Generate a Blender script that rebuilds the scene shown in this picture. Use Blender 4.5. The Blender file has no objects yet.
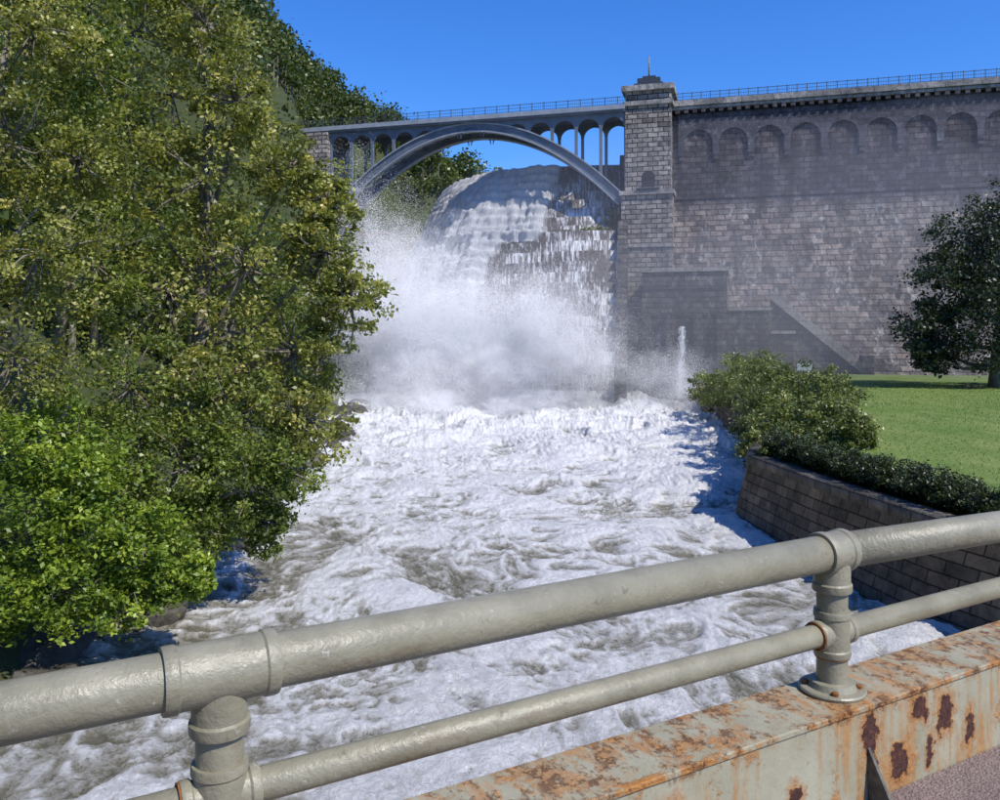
import bpy, math, bmesh, numpy as np
from mathutils import Vector, Matrix
rng = np.random.default_rng(7)
R = math.radians
scene = bpy.context.scene
scene.view_settings.view_transform = 'Standard'
scene.view_settings.look = 'None'
scene.view_settings.exposure = 0
sd=Vector((.76,-.65,0)).normalized(); EL=R(48)
sdir=Vector((sd.x*math.cos(EL),sd.y*math.cos(EL),math.sin(EL)))

# ------------------------------------------------------------------ noise
def _h(ix, iy, seed):
    n = (ix.astype(np.int64)*374761393 + iy.astype(np.int64)*668265263 + seed*974634777) & 0x7fffffff
    n = ((n ^ (n >> 13))*1274126177) & 0x7fffffff
    n = n ^ (n >> 16)
    return (n & 0xffff)/65535.0
def vnoise(x, y, seed=0):
    x0 = np.floor(x); y0 = np.floor(y); fx = x-x0; fy = y-y0
    fx = fx*fx*fx*(fx*(fx*6-15)+10); fy = fy*fy*fy*(fy*(fy*6-15)+10)
    a = _h(x0, y0, seed); b = _h(x0+1, y0, seed); c = _h(x0, y0+1, seed); d = _h(x0+1, y0+1, seed)
    return (a*(1-fx)+b*fx)*(1-fy)+(c*(1-fx)+d*fx)*fy
def fbm(x, y, o=4, seed=0):
    s = 0; a = .5; t = 0
    for i in range(o):
        s = s + a*vnoise(x, y, seed+i*17); t += a; a *= .5
        x, y = x*1.6-y*1.2+3.1, x*1.2+y*1.6+7.7
    return s/t
def ridged(x, y, o=4, seed=0):
    s = 0; a = .5; t = 0
    for i in range(o):
        s = s + a*(1-np.abs(2*vnoise(x, y, seed+i*13)-1)); t += a; a *= .55
        x, y = x*1.6-y*1.2+3.1, x*1.2+y*1.6+7.7
    return s/t
def sstep(a, b, x):
    t = np.clip((x-a)/(b-a), 0, 1); return t*t*(3-2*t)

# ------------------------------------------------------------------ helpers
def link(o, parent=None):
    scene.collection.objects.link(o)
    if parent: o.parent = parent
    return o
def empty(name, loc=(0,0,0), rotz=0):
    e = bpy.data.objects.new(name, None); e.location = loc; e.rotation_euler = (0,0,rotz)
    return link(e)
def make_mesh(name, V, F, mat=None, smooth=False, attrs=None, uv=None):
    V = np.asarray(V, dtype=np.float32); F = np.asarray(F, dtype=np.int32)
    k = F.shape[1]
    me = bpy.data.meshes.new(name)
    me.vertices.add(len(V)); me.vertices.foreach_set('co', V.ravel())
    me.loops.add(F.size); me.loops.foreach_set('vertex_index', F.ravel())
    me.polygons.add(len(F)); me.polygons.foreach_set('loop_start', np.arange(0, F.size, k, dtype=np.int32))
    try: me.polygons.foreach_set('loop_total', np.full(len(F), k, dtype=np.int32))
    except Exception: pass
    if smooth: me.polygons.foreach_set('use_smooth', np.ones(len(F), dtype=bool))
    if uv is not None:
        l = me.uv_layers.new(name='UVMap'); l.data.foreach_set('uv', np.asarray(uv, dtype=np.float32)[F.ravel()].ravel())
    me.update(calc_edges=True)
    for (an, dom, arr) in (attrs or []):
        a = me.attributes.new(an, 'FLOAT', dom); a.data.foreach_set('value', np.asarray(arr, dtype=np.float32))
    if mat: me.materials.append(mat)
    return me
def mesh_np(name, V, F, mat=None, parent=None, smooth=False, attrs=None, uv=None):
    return link(bpy.data.objects.new(name, make_mesh(name, V, F, mat, smooth, attrs, uv)), parent)
def mesh_py(name, V, F, mat=None, parent=None, smooth=False):
    me = bpy.data.meshes.new(name); me.from_pydata([tuple(v) for v in V], [], F); me.update()
    if smooth:
        for p in me.polygons: p.use_smooth = True
    if mat: me.materials.append(mat)
    return link(bpy.data.objects.new(name, me), parent)
def grid_faces(nr, nc, flip=False):
    i = np.arange(nr-1)[:, None]*nc + np.arange(nc-1)[None, :]
    f = np.stack([i, i+1, i+nc+1, i+nc], -1).reshape(-1, 4)
    return f[:, ::-1] if flip else f
def boxes(name, L, mat, parent=None, bevel=0):
    V = []; F = []
    for (x0,x1,y0,y1,z0,z1) in L:
        b = len(V)
        V += [(x0,y0,z0),(x1,y0,z0),(x1,y1,z0),(x0,y1,z0),(x0,y0,z1),(x1,y0,z1),(x1,y1,z1),(x0,y1,z1)]
        F += [[b,b+3,b+2,b+1],[b+4,b+5,b+6,b+7],[b,b+1,b+5,b+4],[b+1,b+2,b+6,b+5],[b+2,b+3,b+7,b+6],[b+3,b,b+4,b+7]]
    o = mesh_py(name, V, F, mat, parent)
    if bevel:
        m = o.modifiers.new('b','BEVEL'); m.width = bevel; m.segments = 2
    return o
def tubes(name, paths, mat, parent=None, seg=8, smooth=True, cap=True):
    V = []; F = []
    for pts, rad in paths:
        pts = [Vector(p) for p in pts]
        if not hasattr(rad, '__len__'): rad = [rad]*len(pts)
        b = len(V); n = len(pts)
        up = None
        for i, p in enumerate(pts):
            t = (pts[min(i+1,n-1)]-pts[max(i-1,0)]).normalized()
            if up is None:
                up = Vector((0,0,1)) if abs(t.z) < .9 else Vector((1,0,0))
            s = t.cross(up).normalized(); up = s.cross(t).normalized()
            for k in range(seg):
                a = 2*math.pi*k/seg
                V.append(p + (s*math.cos(a)+up*math.sin(a))*rad[i])
        for i in range(n-1):
            for k in range(seg):
                k2 = (k+1) % seg
                F.append([b+i*seg+k, b+i*seg+k2, b+(i+1)*seg+k2, b+(i+1)*seg+k])
        if cap:
            F.append([b+k for k in range(seg)][::-1]); F.append([b+(n-1)*seg+k for k in range(seg)])
    o = mesh_py(name, V, F, mat, parent, smooth)
    if smooth:
        for p in o.data.polygons:
            if len(p.vertices) > 4: p.use_smooth = False
    return o

# ------------------------------------------------------------------ node DSL
class M:
    def __init__(s, name):
        s.m = bpy.data.materials.new(name); s.m.use_nodes = True
        s.nt = s.m.node_tree; s.nt.nodes.clear()
        s.out = s.nt.nodes.new('ShaderNodeOutputMaterial')
    def n(s, typ, **kw):
        nd = s.nt.nodes.new('ShaderNode'+typ)
        ins = kw.pop('i', {})
        for k, v in kw.items(): setattr(nd, k, v)
        for k, v in ins.items(): s.set(nd.inputs[k], v)
        return nd
    def set(s, sock, v):
        if isinstance(v, bpy.types.NodeSocket): s.nt.links.new(v, sock)
        elif isinstance(v, bpy.types.Node): s.nt.links.new(v.outputs[0], sock)
        else:
            if isinstance(v, (tuple, list)) and len(v) == 3 and len(sock.default_value) == 4: v = tuple(v)+(1,)
            sock.default_value = v
    def obj(s): return s.n('TexCoord').outputs['Object']
    def uv(s): return s.n('TexCoord').outputs['UV']
    def math(s, op, a, b=0.0, clamp=False):
        nd = s.n('Math', operation=op, use_clamp=clamp); s.set(nd.inputs[0], a); s.set(nd.inputs[1], b); return nd.outputs[0]
    def noise(s, vec, scale, detail=4, rough=.55, dist=0):
        nd = s.n('TexNoise', i={'Scale':scale,'Detail':detail,'Roughness':rough,'Distortion':dist})
        if vec is not None: s.set(nd.inputs['Vector'], vec)
        return nd.outputs['Fac']
    def map(s, vec, loc=(0,0,0), rot=(0,0,0), scale=(1,1,1)):
        return s.n('Mapping', i={'Vector':vec,'Location':loc,'Rotation':rot,'Scale':scale}).outputs[0]
    def ramp(s, fac, stops, interp='LINEAR'):
        nd = s.n('ValToRGB'); nd.color_ramp.interpolation = interp
        e = nd.color_ramp.elements
        while len(e) < len(stops): e.new(.5)
        for el, (p, c) in zip(e, stops):
            el.position = p
            el.color = tuple(c)+(1,) if isinstance(c, (tuple, list)) else (c, c, c, 1)
        s.set(nd.inputs[0], fac); return nd.outputs[0]
    def mix(s, fac, a, b, blend='MIX'):
        nd = s.n('MixRGB', blend_type=blend); s.set(nd.inputs[0], fac); s.set(nd.inputs[1], a); s.set(nd.inputs[2], b); return nd.outputs[0]
    def sep(s, v):
        return s.n('SeparateXYZ', i={0:v}).outputs
    def comb(s, x=0., y=0., z=0.):
        return s.n('CombineXYZ', i={0:x,1:y,2:z}).outputs[0]
    def attr(s, name): return s.n('Attribute', attribute_name=name).outputs['Fac']
    def bump(s, h, strength=.5, dist=.1, normal=None):
        nd = s.n('Bump', i={'Height':h,'Strength':strength,'Distance':dist})
        if normal is not None: s.set(nd.inputs['Normal'], normal)
        return nd.outputs[0]
    def bsdf(s, color, rough=.7, normal=None, spec=.5, metal=0):
        nd = s.n('BsdfPrincipled', i={'Base Color':color,'Roughness':rough,'Metallic':metal})
        nd.inputs['Specular IOR Level'].default_value = spec
        if normal is not None: s.set(nd.inputs['Normal'], normal)
        return nd.outputs[0]
    def done(s, sh): s.nt.links.new(sh, s.out.inputs['Surface']); return s.m

def stone_mat(name, c1, c2, mortar, bw=1.6, bh=.65, msize=.05, upper_shade=None, white=.0, bump=.6, uvmode=False, wthr=.52, stain=0.):
    m = M(name)
    if uvmode: vec = m.uv()
    else:
        x, y, z = m.sep(m.obj())[:3]
        vec = m.comb(m.math('ADD', x, y), z, 0.)
    base = m.obj()
    br = m.n('TexBrick', offset=.5, i={'Vector':vec,'Color1':c1,'Color2':c2,'Mortar':mortar,'Scale':1.,'Mortar Size':msize,'Mortar Smooth':.3,'Bias':0.,'Brick Width':bw,'Row Height':bh})
    col = br.outputs['Color']
    n1 = m.noise(base, 1.3, 6, .75); n2 = m.noise(base, .12, 5, .65)
    col = m.mix(.85, col, m.ramp(n1, [(.3,.3),(.7,1.7)]), 'MULTIPLY')
    col = m.mix(.8, col, m.ramp(n2, [(.32,.5),(.68,1.35)]), 'MULTIPLY')
    if white:
        v2 = m.map(base, scale=(.9,.9,.6))
        f = m.ramp(m.noise(v2, 1.1, 8, .8), [(wthr,0.),(wthr+.1,1.)])
        f2 = m.ramp(m.noise(m.map(base, scale=(1,1,.22)), .35, 5, .7), [(.42,.15),(.6,1.)])
        col = m.mix(m.math('MULTIPLY', m.math('MULTIPLY', f, f2), white), col, (.62,.59,.55))
    if stain:
        s_ = m.ramp(m.noise(m.map(base, scale=(1,1,.12)), .45, 6, .7), [(.46,0.),(.62,1.)])
        col = m.mix(m.math('MULTIPLY', s_, stain), col, m.mix(1., col, (.34,.30,.28), 'MULTIPLY'))
    if upper_shade:  # shade of the upper vertical wall, painted into the stone colour
        zz = m.sep(base)[2]
        w = m.math('ADD', zz, m.math('MULTIPLY', m.noise(m.map(base, scale=(.25,.25,.05)), 1., 4), upper_shade[2]))
        w = m.math('MULTIPLY', m.math('SUBTRACT', w, upper_shade[0]), 1./(upper_shade[1]-upper_shade[0]), True)
        w = m.math('MULTIPLY', w, m.ramp(m.noise(m.map(base, loc=(5,0,0), scale=(.5,.5,.14)), .5, 5, .65), [(.3,.6),(.6,1.)]))
        col = m.mix(w, col, m.mix(1., col, (.25,.25,.33), 'MULTIPLY'))
    h = m.math('ADD', m.math('MULTIPLY', br.outputs['Fac'], -1.), m.math('MULTIPLY', n1, .8))
    return m.done(m.bsdf(col, .85, m.bump(h, bump, .3), .3))

dam_stone = stone_mat('dam_stone', (.33,.255,.215), (.08,.068,.066), (.055,.05,.05), bw=1.9, bh=.9, msize=.09, upper_shade=(21.5,24,4), white=.95, bump=1., wthr=.51, stain=.85)
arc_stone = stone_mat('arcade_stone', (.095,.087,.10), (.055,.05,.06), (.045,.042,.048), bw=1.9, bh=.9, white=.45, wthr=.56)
tower_stone = stone_mat('tower_stone', (.38,.33,.29), (.14,.12,.11), (.04,.035,.035), bw=1.7, bh=.8, msize=.09, white=.5, bump=1.)
trim_stone = stone_mat('trim_stone', (.34,.31,.285), (.25,.23,.21), (.14,.13,.13), bw=2.5, bh=2.)
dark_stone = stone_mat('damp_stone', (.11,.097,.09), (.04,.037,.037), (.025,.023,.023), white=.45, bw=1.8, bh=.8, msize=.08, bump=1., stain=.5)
wall_stone = stone_mat('wall_stone', (.22,.185,.15), (.11,.10,.085), (.045,.04,.035), bw=1.25, bh=.46, msize=.03, uvmode=True, bump=1., white=.3, wthr=.58)

def leaf_mat(name, dark, light, yellow=None, trans=.38):
    m = M(name)
    t = m.attr('tone')
    stops = [(0., dark), (.55, tuple((a+b)/2 for a, b in zip(dark, light))), (.82, light)]
    if yellow: stops.append((1., yellow))
    col = m.ramp(t, stops)
    b = m.bsdf(col, .42, None, .5)
    tr = m.n('BsdfTranslucent', i={'Color':m.mix(1., col, (1.35,1.3,.5), 'MULTIPLY')}).outputs[0]
    mx = m.n('MixShader', i={0:trans,1:b,2:tr})
    return m.done(mx.outputs[0])
leaf_a = leaf_mat('leaf_sycamore', (.07,.09,.015), (.40,.41,.10), (.70,.60,.24))
leaf_b = leaf_mat('leaf_maple', (.04,.07,.013), (.24,.30,.055), (.44,.46,.11))
leaf_c = leaf_mat('leaf_bush', (.06,.12,.015), (.31,.41,.05), (.52,.56,.10))
leaf_far = leaf_mat('leaf_forest', (.035,.06,.016), (.125,.16,.032), (.21,.20,.05), .25)
leaf_oak = leaf_mat('leaf_oak', (.022,.035,.022), (.06,.085,.04), None, .2)
leaf_shrub = leaf_mat('leaf_shrub', (.05,.07,.02), (.23,.27,.075), (.44,.45,.18), .3)
leaf_hedge = leaf_mat('leaf_hedge', (.02,.033,.012), (.075,.10,.03), None, .2)

m = M('bark'); nz = m.noise(m.map(m.obj(), scale=(3,3,.7)), 2.5, 6, .7)
bark = m.done(m.bsdf(m.ramp(nz, [(.3,(.07,.06,.045)),(.7,(.32,.28,.23))]), .9, m.bump(nz, .8, .05), .2))

# ------------------------------------------------------------------ foliage builder
def leaf_arrays(C, size, upbias=.5, aspect=.6):
    n = len(C)
    nrm = rng.normal(size=(n,3)); nrm[:,2] += upbias*1.5
    nrm /= np.linalg.norm(nrm, axis=1)[:,None]
    t = np.cross(nrm, rng.normal(size=(n,3))); t /= np.linalg.norm(t, axis=1)[:,None]
    b = np.cross(nrm, t)
    s = (size*rng.uniform(.6,1.35,n))[:,None]
    V = np.stack([C-t*s*.5, C-b*s*aspect*.5+t*s*.05, C+t*s*.5, C+b*s*aspect*.5+t*s*.05], 1).reshape(-1,3)
    return V, np.arange(n*4).reshape(-1,4)
def leaves_mesh(name, C, size, tone, mat, parent=None, upbias=.5, aspect=.6):
    V, F = leaf_arrays(C, size, upbias, aspect)
    return mesh_np(name, V, F, mat, parent, attrs=[('tone','FACE',tone)])
def rdir(n):
    d = rng.normal(size=(n,3)); return d/np.linalg.norm(d,axis=1)[:,None]
def crown_points(blobs, subs, per, subr=.3, inner=.45, flat=.7):
    P = []; T = []; SC = []
    for bl in blobs:
        c = np.array(bl[:3]); r = np.array(bl[3:6]) if len(bl) >= 6 else np.array([bl[3]]*3)
        k = max(3, int(subs*rng.uniform(.8,1.2)))
        d = rdir(k); rad = rng.uniform(inner, 1.08, k)[:,None]
        sc = c + d*r*rad
        SC.append(sc)
        tone = rng.uniform(0,1,k)
        for j in range(k):
            m_ = int(per*rng.uniform(.5,1.5))
            sr = r.mean()*subr*rng.uniform(.5,1.4)
            p = sc[j] + rng.normal(size=(m_,3))*np.array([sr,sr,sr*flat])*.6
            P.append(p); T.append(np.clip(tone[j]*.65+rng.uniform(0,.42,m_), 0, 1))
    return np.concatenate(P), np.concatenate(T), np.concatenate(SC)
def make_tree(name, base, trunk_top, blobs, mat, subs=50, per=80, leaf=.16, tr=.3, subr=.3, upbias=.5, inner=.45, twigs=90):
    e = empty(name, base); b = Vector(base)
    loc = [(x-b.x, y-b.y, z-b.z)+tuple(rest) for (x,y,z,*rest) in blobs]
    tt = Vector(trunk_top)-b
    n = 8; tp = []; trd = []
    for i in range(n+1):
        f = i/n; w = math.sin(f*5+b.x)*tr*.8
        tp.append(tt*f+Vector((w, w*.6, 0))); trd.append(tr*(1.25-f*.95) if i else tr*1.6)
    paths = [(tp, trd)]
    P, T, SC = crown_points(loc, subs, per, subr, inner)
    for bl in loc:
        c = Vector(bl[:3]); f = min(.95, max(.15, (c.z-1.5)/max(tt.z,.1)*.8))
        s = tt*f + Vector((math.sin(f*5+b.x)*tr*.8, math.sin(f*5+b.x)*tr*.48, 0))
        mid = (s+c)/2+Vector((0,0,-.12*(c-s).length))+Vector(rng.normal(size=3)*.25)
        r0 = tr*(1.05-f*.8)*.6
        paths.append(([s, (s+mid)/2+Vector(rng.normal(size=3)*.1), mid, (mid+c)/2, c], [r0, r0*.8, r0*.6, r0*.42, r0*.2]))
    idx = rng.choice(len(SC), min(twigs, len(SC)), replace=False)
    cs = np.array([l[:3] for l in loc])
    for i in idx:
        q = SC[i]; a = cs[np.argmin(((cs-q)**2).sum(1))]
        mid = (a+q)/2 + rng.normal(size=3)*.2
        paths.append(([a, mid, q+(q-a)*.12], [tr*.14, tr*.09, tr*.03]))
    tubes('trunk', paths, bark, e, 7)
    leaves_mesh('crown', P, leaf, T, mat, e, upbias)
    return e

# ------------------------------------------------------------------ geography
WZ = -9.5; LZ = -5.8
LSy = np.array([-40,5,20,30,45,69,115,150,180,230]); LSx = np.array([-17,-16,-13.5,-10.8,-12,-14,-19,-22,-30,-32.])
RSH = np.array([(-40,24),(5,22),(8,21),(18,17.5),(28,14),(35,12.8),(43,12),(50,15),(66,20),(112,27),(150,30),(230,30)], float)
RSy = RSH[:,0]; RSx = RSH[:,1]
def lshore(y): return np.interp(y, LSy, LSx)
def rshore(y): return np.interp(y, RSy, RSx)
def terrain(x, y):
    sl = lshore(y)-x
    steep = .65+2.3*sstep(125,150,y)*(1-sstep(168,190,y))
    zl = np.where(sl > 0, -10.3 + np.minimum(sl*steep, 42)+ np.maximum(sl-8,0)*.28, -12)
    zl = np.minimum(zl, 70)
    z = zl
    sr = x-rshore(y)
    z = np.where(sr > 1.6, -6.1, z)
    hill = 37+(-4-x)*.66
    hill = np.clip(hill, -10, 120)
    k = sstep(195,240,y)*(1-sstep(15,45,x))
    z = z*(1-k)+np.maximum(hill, z)*k
    k2 = sstep(20,60,-x)*sstep(110,190,y)
    z = z*(1-k2)+np.maximum(hill-2, z)*k2
    far = sstep(400,900,np.sqrt(x*x+y*y)); z = z*(1-far)+(-6.1)*far
    return z
def axis(lo, hi, l1, h1, step):
    a = np.arange(l1, h1+step, step)
    left = l1 - np.geomspace(step, l1-lo, 22)[::-1]; right = h1 + np.geomspace(step, hi-h1, 22)
    return np.concatenate([left, a, right])
gx = axis(-4000,4000,-110,110,1.5); gy = axis(-4000,4000,-40,280,2.0)
GX, GY = np.meshgrid(gx, gy)
GZ = terrain(GX, GY)
rough = sstep(-9,-4,GZ)*(GX < rshore(GY)); GZ = GZ+(fbm(GX*.15,GY*.15,4,3)-.5)*3*rough*(1-sstep(300,500,np.hypot(GX,GY)))
m = M('ground_soil'); nz = m.noise(m.obj(), .6, 8, .7)
col = m.ramp(nz, [(.3,(.03,.035,.018)),(.5,(.06,.07,.03)),(.7,(.05,.08,.025))])
soil = m.done(m.bsdf(col, .95, m.bump(nz, .8, .4), .2))
mesh_np('ground', np.stack([GX,GY,GZ],-1).reshape(-1,3), grid_faces(len(gy),len(gx)), soil, smooth=True)

# lawn
m = M('lawn_grass'); o_ = m.obj(); a = m.noise(o_, .10, 4); b = m.noise(o_, 3., 6, .8)
c = m.noise(m.map(o_, scale=(1,.3,1)), .5, 5, .7)
col = m.mix(.45, m.ramp(a, [(.35,(.09,.155,.026)),(.65,(.19,.245,.06))]), m.ramp(b, [(.25,(.07,.14,.02)),(.75,(.20,.27,.07))]))
col = m.mix(.45, col, m.ramp(c, [(.35,(.07,.14,.025)),(.65,(.25,.26,.10))]))
grass = m.done(m.bsdf(col, .9, m.bump(b, .7, .06), .15))
ly = np.concatenate([np.arange(-30,60,1.5), np.arange(60,134,3.)]); lt = np.linspace(0,1,60)**1.6
LYg, LTg = np.meshgrid(ly, lt, indexing='ij')
lx0 = rshore(LYg)+1.75
LXg = lx0+(140-lx0)*LTg
LZg = LZ + (fbm(LXg*.06, LYg*.06, 3, 9)-.5)*.35*sstep(0,.1,LTg)
mesh_np('lawn', np.stack([LXg,LYg,LZg],-1).reshape(-1,3), grid_faces(len(ly),len(lt),True), grass, smooth=True)
nb = 50000
by = 26+rng.uniform(0,1,nb)**1.3*75; bx = rshore(by)+2.2+rng.uniform(0,1,nb)*45
bz = LZ+(fbm(bx*.06,by*.06,3,9)-.5)*.35*sstep(0,.1,((bx-rshore(by)-1.75)/120)**(1/1.6))
hgt = rng.uniform(.03,.07,nb)*(1+by/90); wd = hgt*.3; ang = rng.uniform(0,6.28,nb); lean = rng.normal(size=(nb,2))*.04
V = np.stack([np.stack([bx-np.cos(ang)*wd,by-np.sin(ang)*wd,bz],-1), np.stack([bx+np.cos(ang)*wd,by+np.sin(ang)*wd,bz],-1), np.stack([bx+lean[:,0],by+lean[:,1],bz+hgt],-1)],1).reshape(-1,3)
leaf_grass = leaf_mat('leaf_grass', (.10,.17,.028), (.21,.29,.07), (.28,.33,.11), .35)
mesh_np('grass', V, np.arange(nb*3).reshape(-1,3), leaf_grass, attrs=[('tone','FACE',rng.uniform(0,1,nb))])

# ------------------------------------------------------------------ river
yr = np.concatenate([np.arange(2,14,.3), np.geomspace(14,150,640)]); tc = np.linspace(0,1,520)
YR, TC = np.meshgrid(yr, tc, indexing='ij')
XL = lshore(YR)-2.5; XR = rshore(YR)+1.2
XX = XL+(XR-XL)*TC
wx = XX+6*(fbm(XX*.10,YR*.10,3,50)-.5); wy = YR+6*(fbm(XX*.10+9,YR*.10+4,3,60)-.5)
big = fbm(wx*.16, wy*.13, 3, 1)
r1 = ridged(wx*.34, wy*.28, 4, 2)
wx2 = wx+1.3*(fbm(wx*.6,wy*.6,3,70)-.5); wy2 = wy+1.3*(fbm(wx*.6+5,wy*.6,3,71)-.5)
r2 = ridged(wx2*1.0, wy2*.85, 4, 5)
r3 = ridged(wx2*2.8+3*fbm(wx2,wy2,2,72), wy2*2.4, 3, 8)
r4 = fbm(wx2*7, wy2*6, 2, 19)
amp = .6+1.1*sstep(45,100,YR)
Z = WZ + amp*((big-.5)*1.7 + (r1-.55)*.85 + (r2-.6)*.38 + (r3-.6)*.18+(r4-.5)*.09)
foam = (big-.5)*1.3 + (r1-.55)*1.5 + (r2-.6)*1.6 + (r3-.6)*1.2
foam += .14 + .50*sstep(28,75,YR) - .40*sstep(.5,0,TC)*(1-sstep(28,50,YR))
m = M('river_foam'); o_ = m.obj(); f = m.attr('foam')
n1 = m.noise(m.map(o_, scale=(1,.9,1)), 1.8, 8, .75, 1.0); n2 = m.noise(o_, 8., 7, .8, .8); n4 = m.noise(o_, .5, 6, .7, .6)
lace = m.math('SUBTRACT', 1., m.math('ABSOLUTE', m.math('MULTIPLY', m.math('SUBTRACT', n1, .5), 8.)), True)
lace2 = m.math('SUBTRACT', 1., m.math('ABSOLUTE', m.math('MULTIPLY', m.math('SUBTRACT', n2, .5), 7.)), True)
ff = m.math('ADD', f, m.math('ADD', m.math('MULTIPLY', lace, .38), m.math('MULTIPLY', lace2, .38)))
ff = m.math('ADD', ff, m.math('MULTIPLY', m.math('SUBTRACT', n2, .5), 1.5))
fr = m.ramp(ff, [(.05,0.),(.32,.45),(.66,1.)])
water = m.ramp(n1, [(.3,(.12,.115,.075)),(.7,(.25,.23,.165))])
foamc = m.mix(m.ramp(f, [(.0,0.),(.5,1.)]), (.46,.44,.39), (.80,.79,.775))
foamc = m.mix(.7, foamc, m.ramp(n2, [(.3,.56),(.6,1.1)]), 'MULTIPLY')
foamc = m.mix(.3, foamc, m.ramp(n4, [(.35,.74),(.6,1.06)]), 'MULTIPLY')
col = m.mix(fr, water, foamc)
nrm = m.bump(m.math('ADD', n1, m.math('MULTIPLY', n2, .7)), 1., .16)
rg = m.math('ADD', m.math('MULTIPLY', fr, .40), .10)
river = m.done(m.bsdf(col, rg, nrm, .5))
mesh_np('river_water', np.stack([XX,YR,Z],-1).reshape(-1,3), grid_faces(len(yr),len(tc),True), river, smooth=True, attrs=[('foam','POINT',foam.ravel())])

def rocks(name, spots, mat):
    bm = bmesh.new()
    for (x,y,z,s) in spots:
        r = bmesh.ops.create_icosphere(bm, subdivisions=2, radius=1)
        sc = np.array([s*rng.uniform(.7,1.3), s*rng.uniform(.7,1.3), s*rng.uniform(.5,.9)])
        for v in r['verts']:
            k = 1+.35*(rng.uniform()-.5)
            v.co = Vector((x+v.co.x*sc[0]*k, y+v.co.y*sc[1]*k, z+v.co.z*sc[2]*k))
    me = bpy.data.meshes.new(name); bm.to_mesh(me); bm.free(); me.materials.append(mat)
    return link(bpy.data.objects.new(name, me))
m = M('wet_rock'); nz = m.noise(m.obj(), 1.5, 8, .7)
rockm = m.done(m.bsdf(m.ramp(nz, [(.3,(.03,.028,.025)),(.7,(.13,.115,.09))]), .5, m.bump(nz, .8, .2), .4))
sp = []
for y in np.arange(18,110,1.1):
    x = float(lshore(y)); sp.append((x-rng.uniform(-.2,1.8), y+rng.uniform(-.5,.5), WZ+rng.uniform(-.4,.3), rng.uniform(.35,.9)*(1+y/110)))
rocks('bank_rocks', sp, rockm)

# ------------------------------------------------------------------ DAM (local frame: x along dam to the right, -y toward the river)
ANG = math.atan2(-.274,.961)
dam = empty('stone_dam', (29,140,0), ANG)
prof = [(6,38.9),(0,38.9),(0,22.9),(-.5,22.9),(-1.0,19),(-2.0,14),(-3.3,9),(-5.2,3),(-7.5,-3),(-9,-8),(6,-12)]
us = list(range(0,151,10)); V=[]; F=[]
for u in us:
    for (y,z) in prof: V.append((u,y,z))
n=len(prof)
for i in range(len(us)-1):
    for j in range(n-1):
        F.append([i*n+j, i*n+j+1, (i+1)*n+j+1, (i+1)*n+j])
F.append(list(range(n))[::-1]); F.append([(len(us)-1)*n+j for j in range(n)])
mesh_py('wall', V, F, dam_stone, dam)
boxes('cornice', [(0.02,150,-1.2,0.3,38.1,38.7),(0.02,150,-1.0,-.02,37.55,38.1),(0.02,150,-1.05,.3,38.7,39.05)], trim_stone, dam)
boxes('string_course', [(0.02,150,-.75,-.02,22.6,23.1)], dam_stone, dam)
boxes('dentils', [(u,u+.7,-.95,-.01,36.9,37.55) for u in np.arange(.6,149,1.4)], arc_stone, dam)
def arcade(name, u0, nb, bay, pier, z_spring, z_top, y0, y1, mat, parent, pier_bot=None, seg=12):
    V=[];F=[]
    def quad(a,b,c,d):
        k=len(V); V.extend([a,b,c,d]); F.append([k,k+1,k+2,k+3])
    for i in range(nb):
        a=u0+i*bay+pier/2; b=u0+(i+1)*bay-pier/2; r=(b-a)/2; cx=(a+b)/2
        for k in range(seg):
            t0=math.pi-math.pi*k/seg; t1=math.pi-math.pi*(k+1)/seg
            p0=(cx+r*math.cos(t0), z_spring+r*math.sin(t0)); p1=(cx+r*math.cos(t1), z_spring+r*math.sin(t1))
            quad((p0[0],y0,p0[1]),(p1[0],y0,p1[1]),(p1[0],y0,z_top),(p0[0],y0,z_top))
            quad((p0[0],y1,p0[1]),(p0[0],y1,z_top),(p1[0],y1,z_top),(p1[0],y1,p1[1]))
            quad((p0[0],y0,p0[1]),(p0[0],y1,p0[1]),(p1[0],y1,p1[1]),(p1[0],y0,p1[1]))
    for i in range(nb+1):
        a=u0+i*bay-pier/2; b=a+pier; zb=pier_bot(i) if callable(pier_bot) else pier_bot
        quad((a,y0,zb),(b,y0,zb),(b,y0,z_top),(a,y0,z_top)); quad((b,y1,zb),(a,y1,zb),(a,y1,z_top),(b,y1,z_top))
        quad((a,y1,zb),(a,y0,zb),(a,y0,z_top),(a,y1,z_top)); quad((b,y0,zb),(b,y1,zb),(b,y1,z_top),(b,y0,z_top))
        quad((a,y1,zb),(b,y1,zb),(b,y0,zb),(a,y0,zb))
    return mesh_py(name, V, F, mat, parent)
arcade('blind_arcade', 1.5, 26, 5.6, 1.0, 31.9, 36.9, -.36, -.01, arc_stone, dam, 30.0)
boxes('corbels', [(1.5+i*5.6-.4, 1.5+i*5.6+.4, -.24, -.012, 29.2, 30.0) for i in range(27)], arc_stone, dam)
m = M('iron_railing'); iron = m.done(m.bsdf((.05,.055,.065), .5, None, .5))
def railing(name, u0, u1, y, z, parent, h=1.25, sp=1.5):
    L=[(u0,u1,y-.04,y+.04,z+h-.08,z+h),(u0,u1,y-.03,y+.03,z+h*.5,z+h*.5+.05),(u0,u1,y-.03,y+.03,z+.12,z+.18)]
    for u in np.arange(u0,u1,sp): L.append((u,u+.1,y-.06,y-.041,z,z+h+.1))
    for u in np.arange(u0,u1,.35): L.append((u+.12,u+.15,y+.041,y+.06,z+.1,z+h-.1))
    return boxes(name, L, iron, parent)
railing('parapet_railing', .2, 150, -.8, 39.05, dam)
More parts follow.
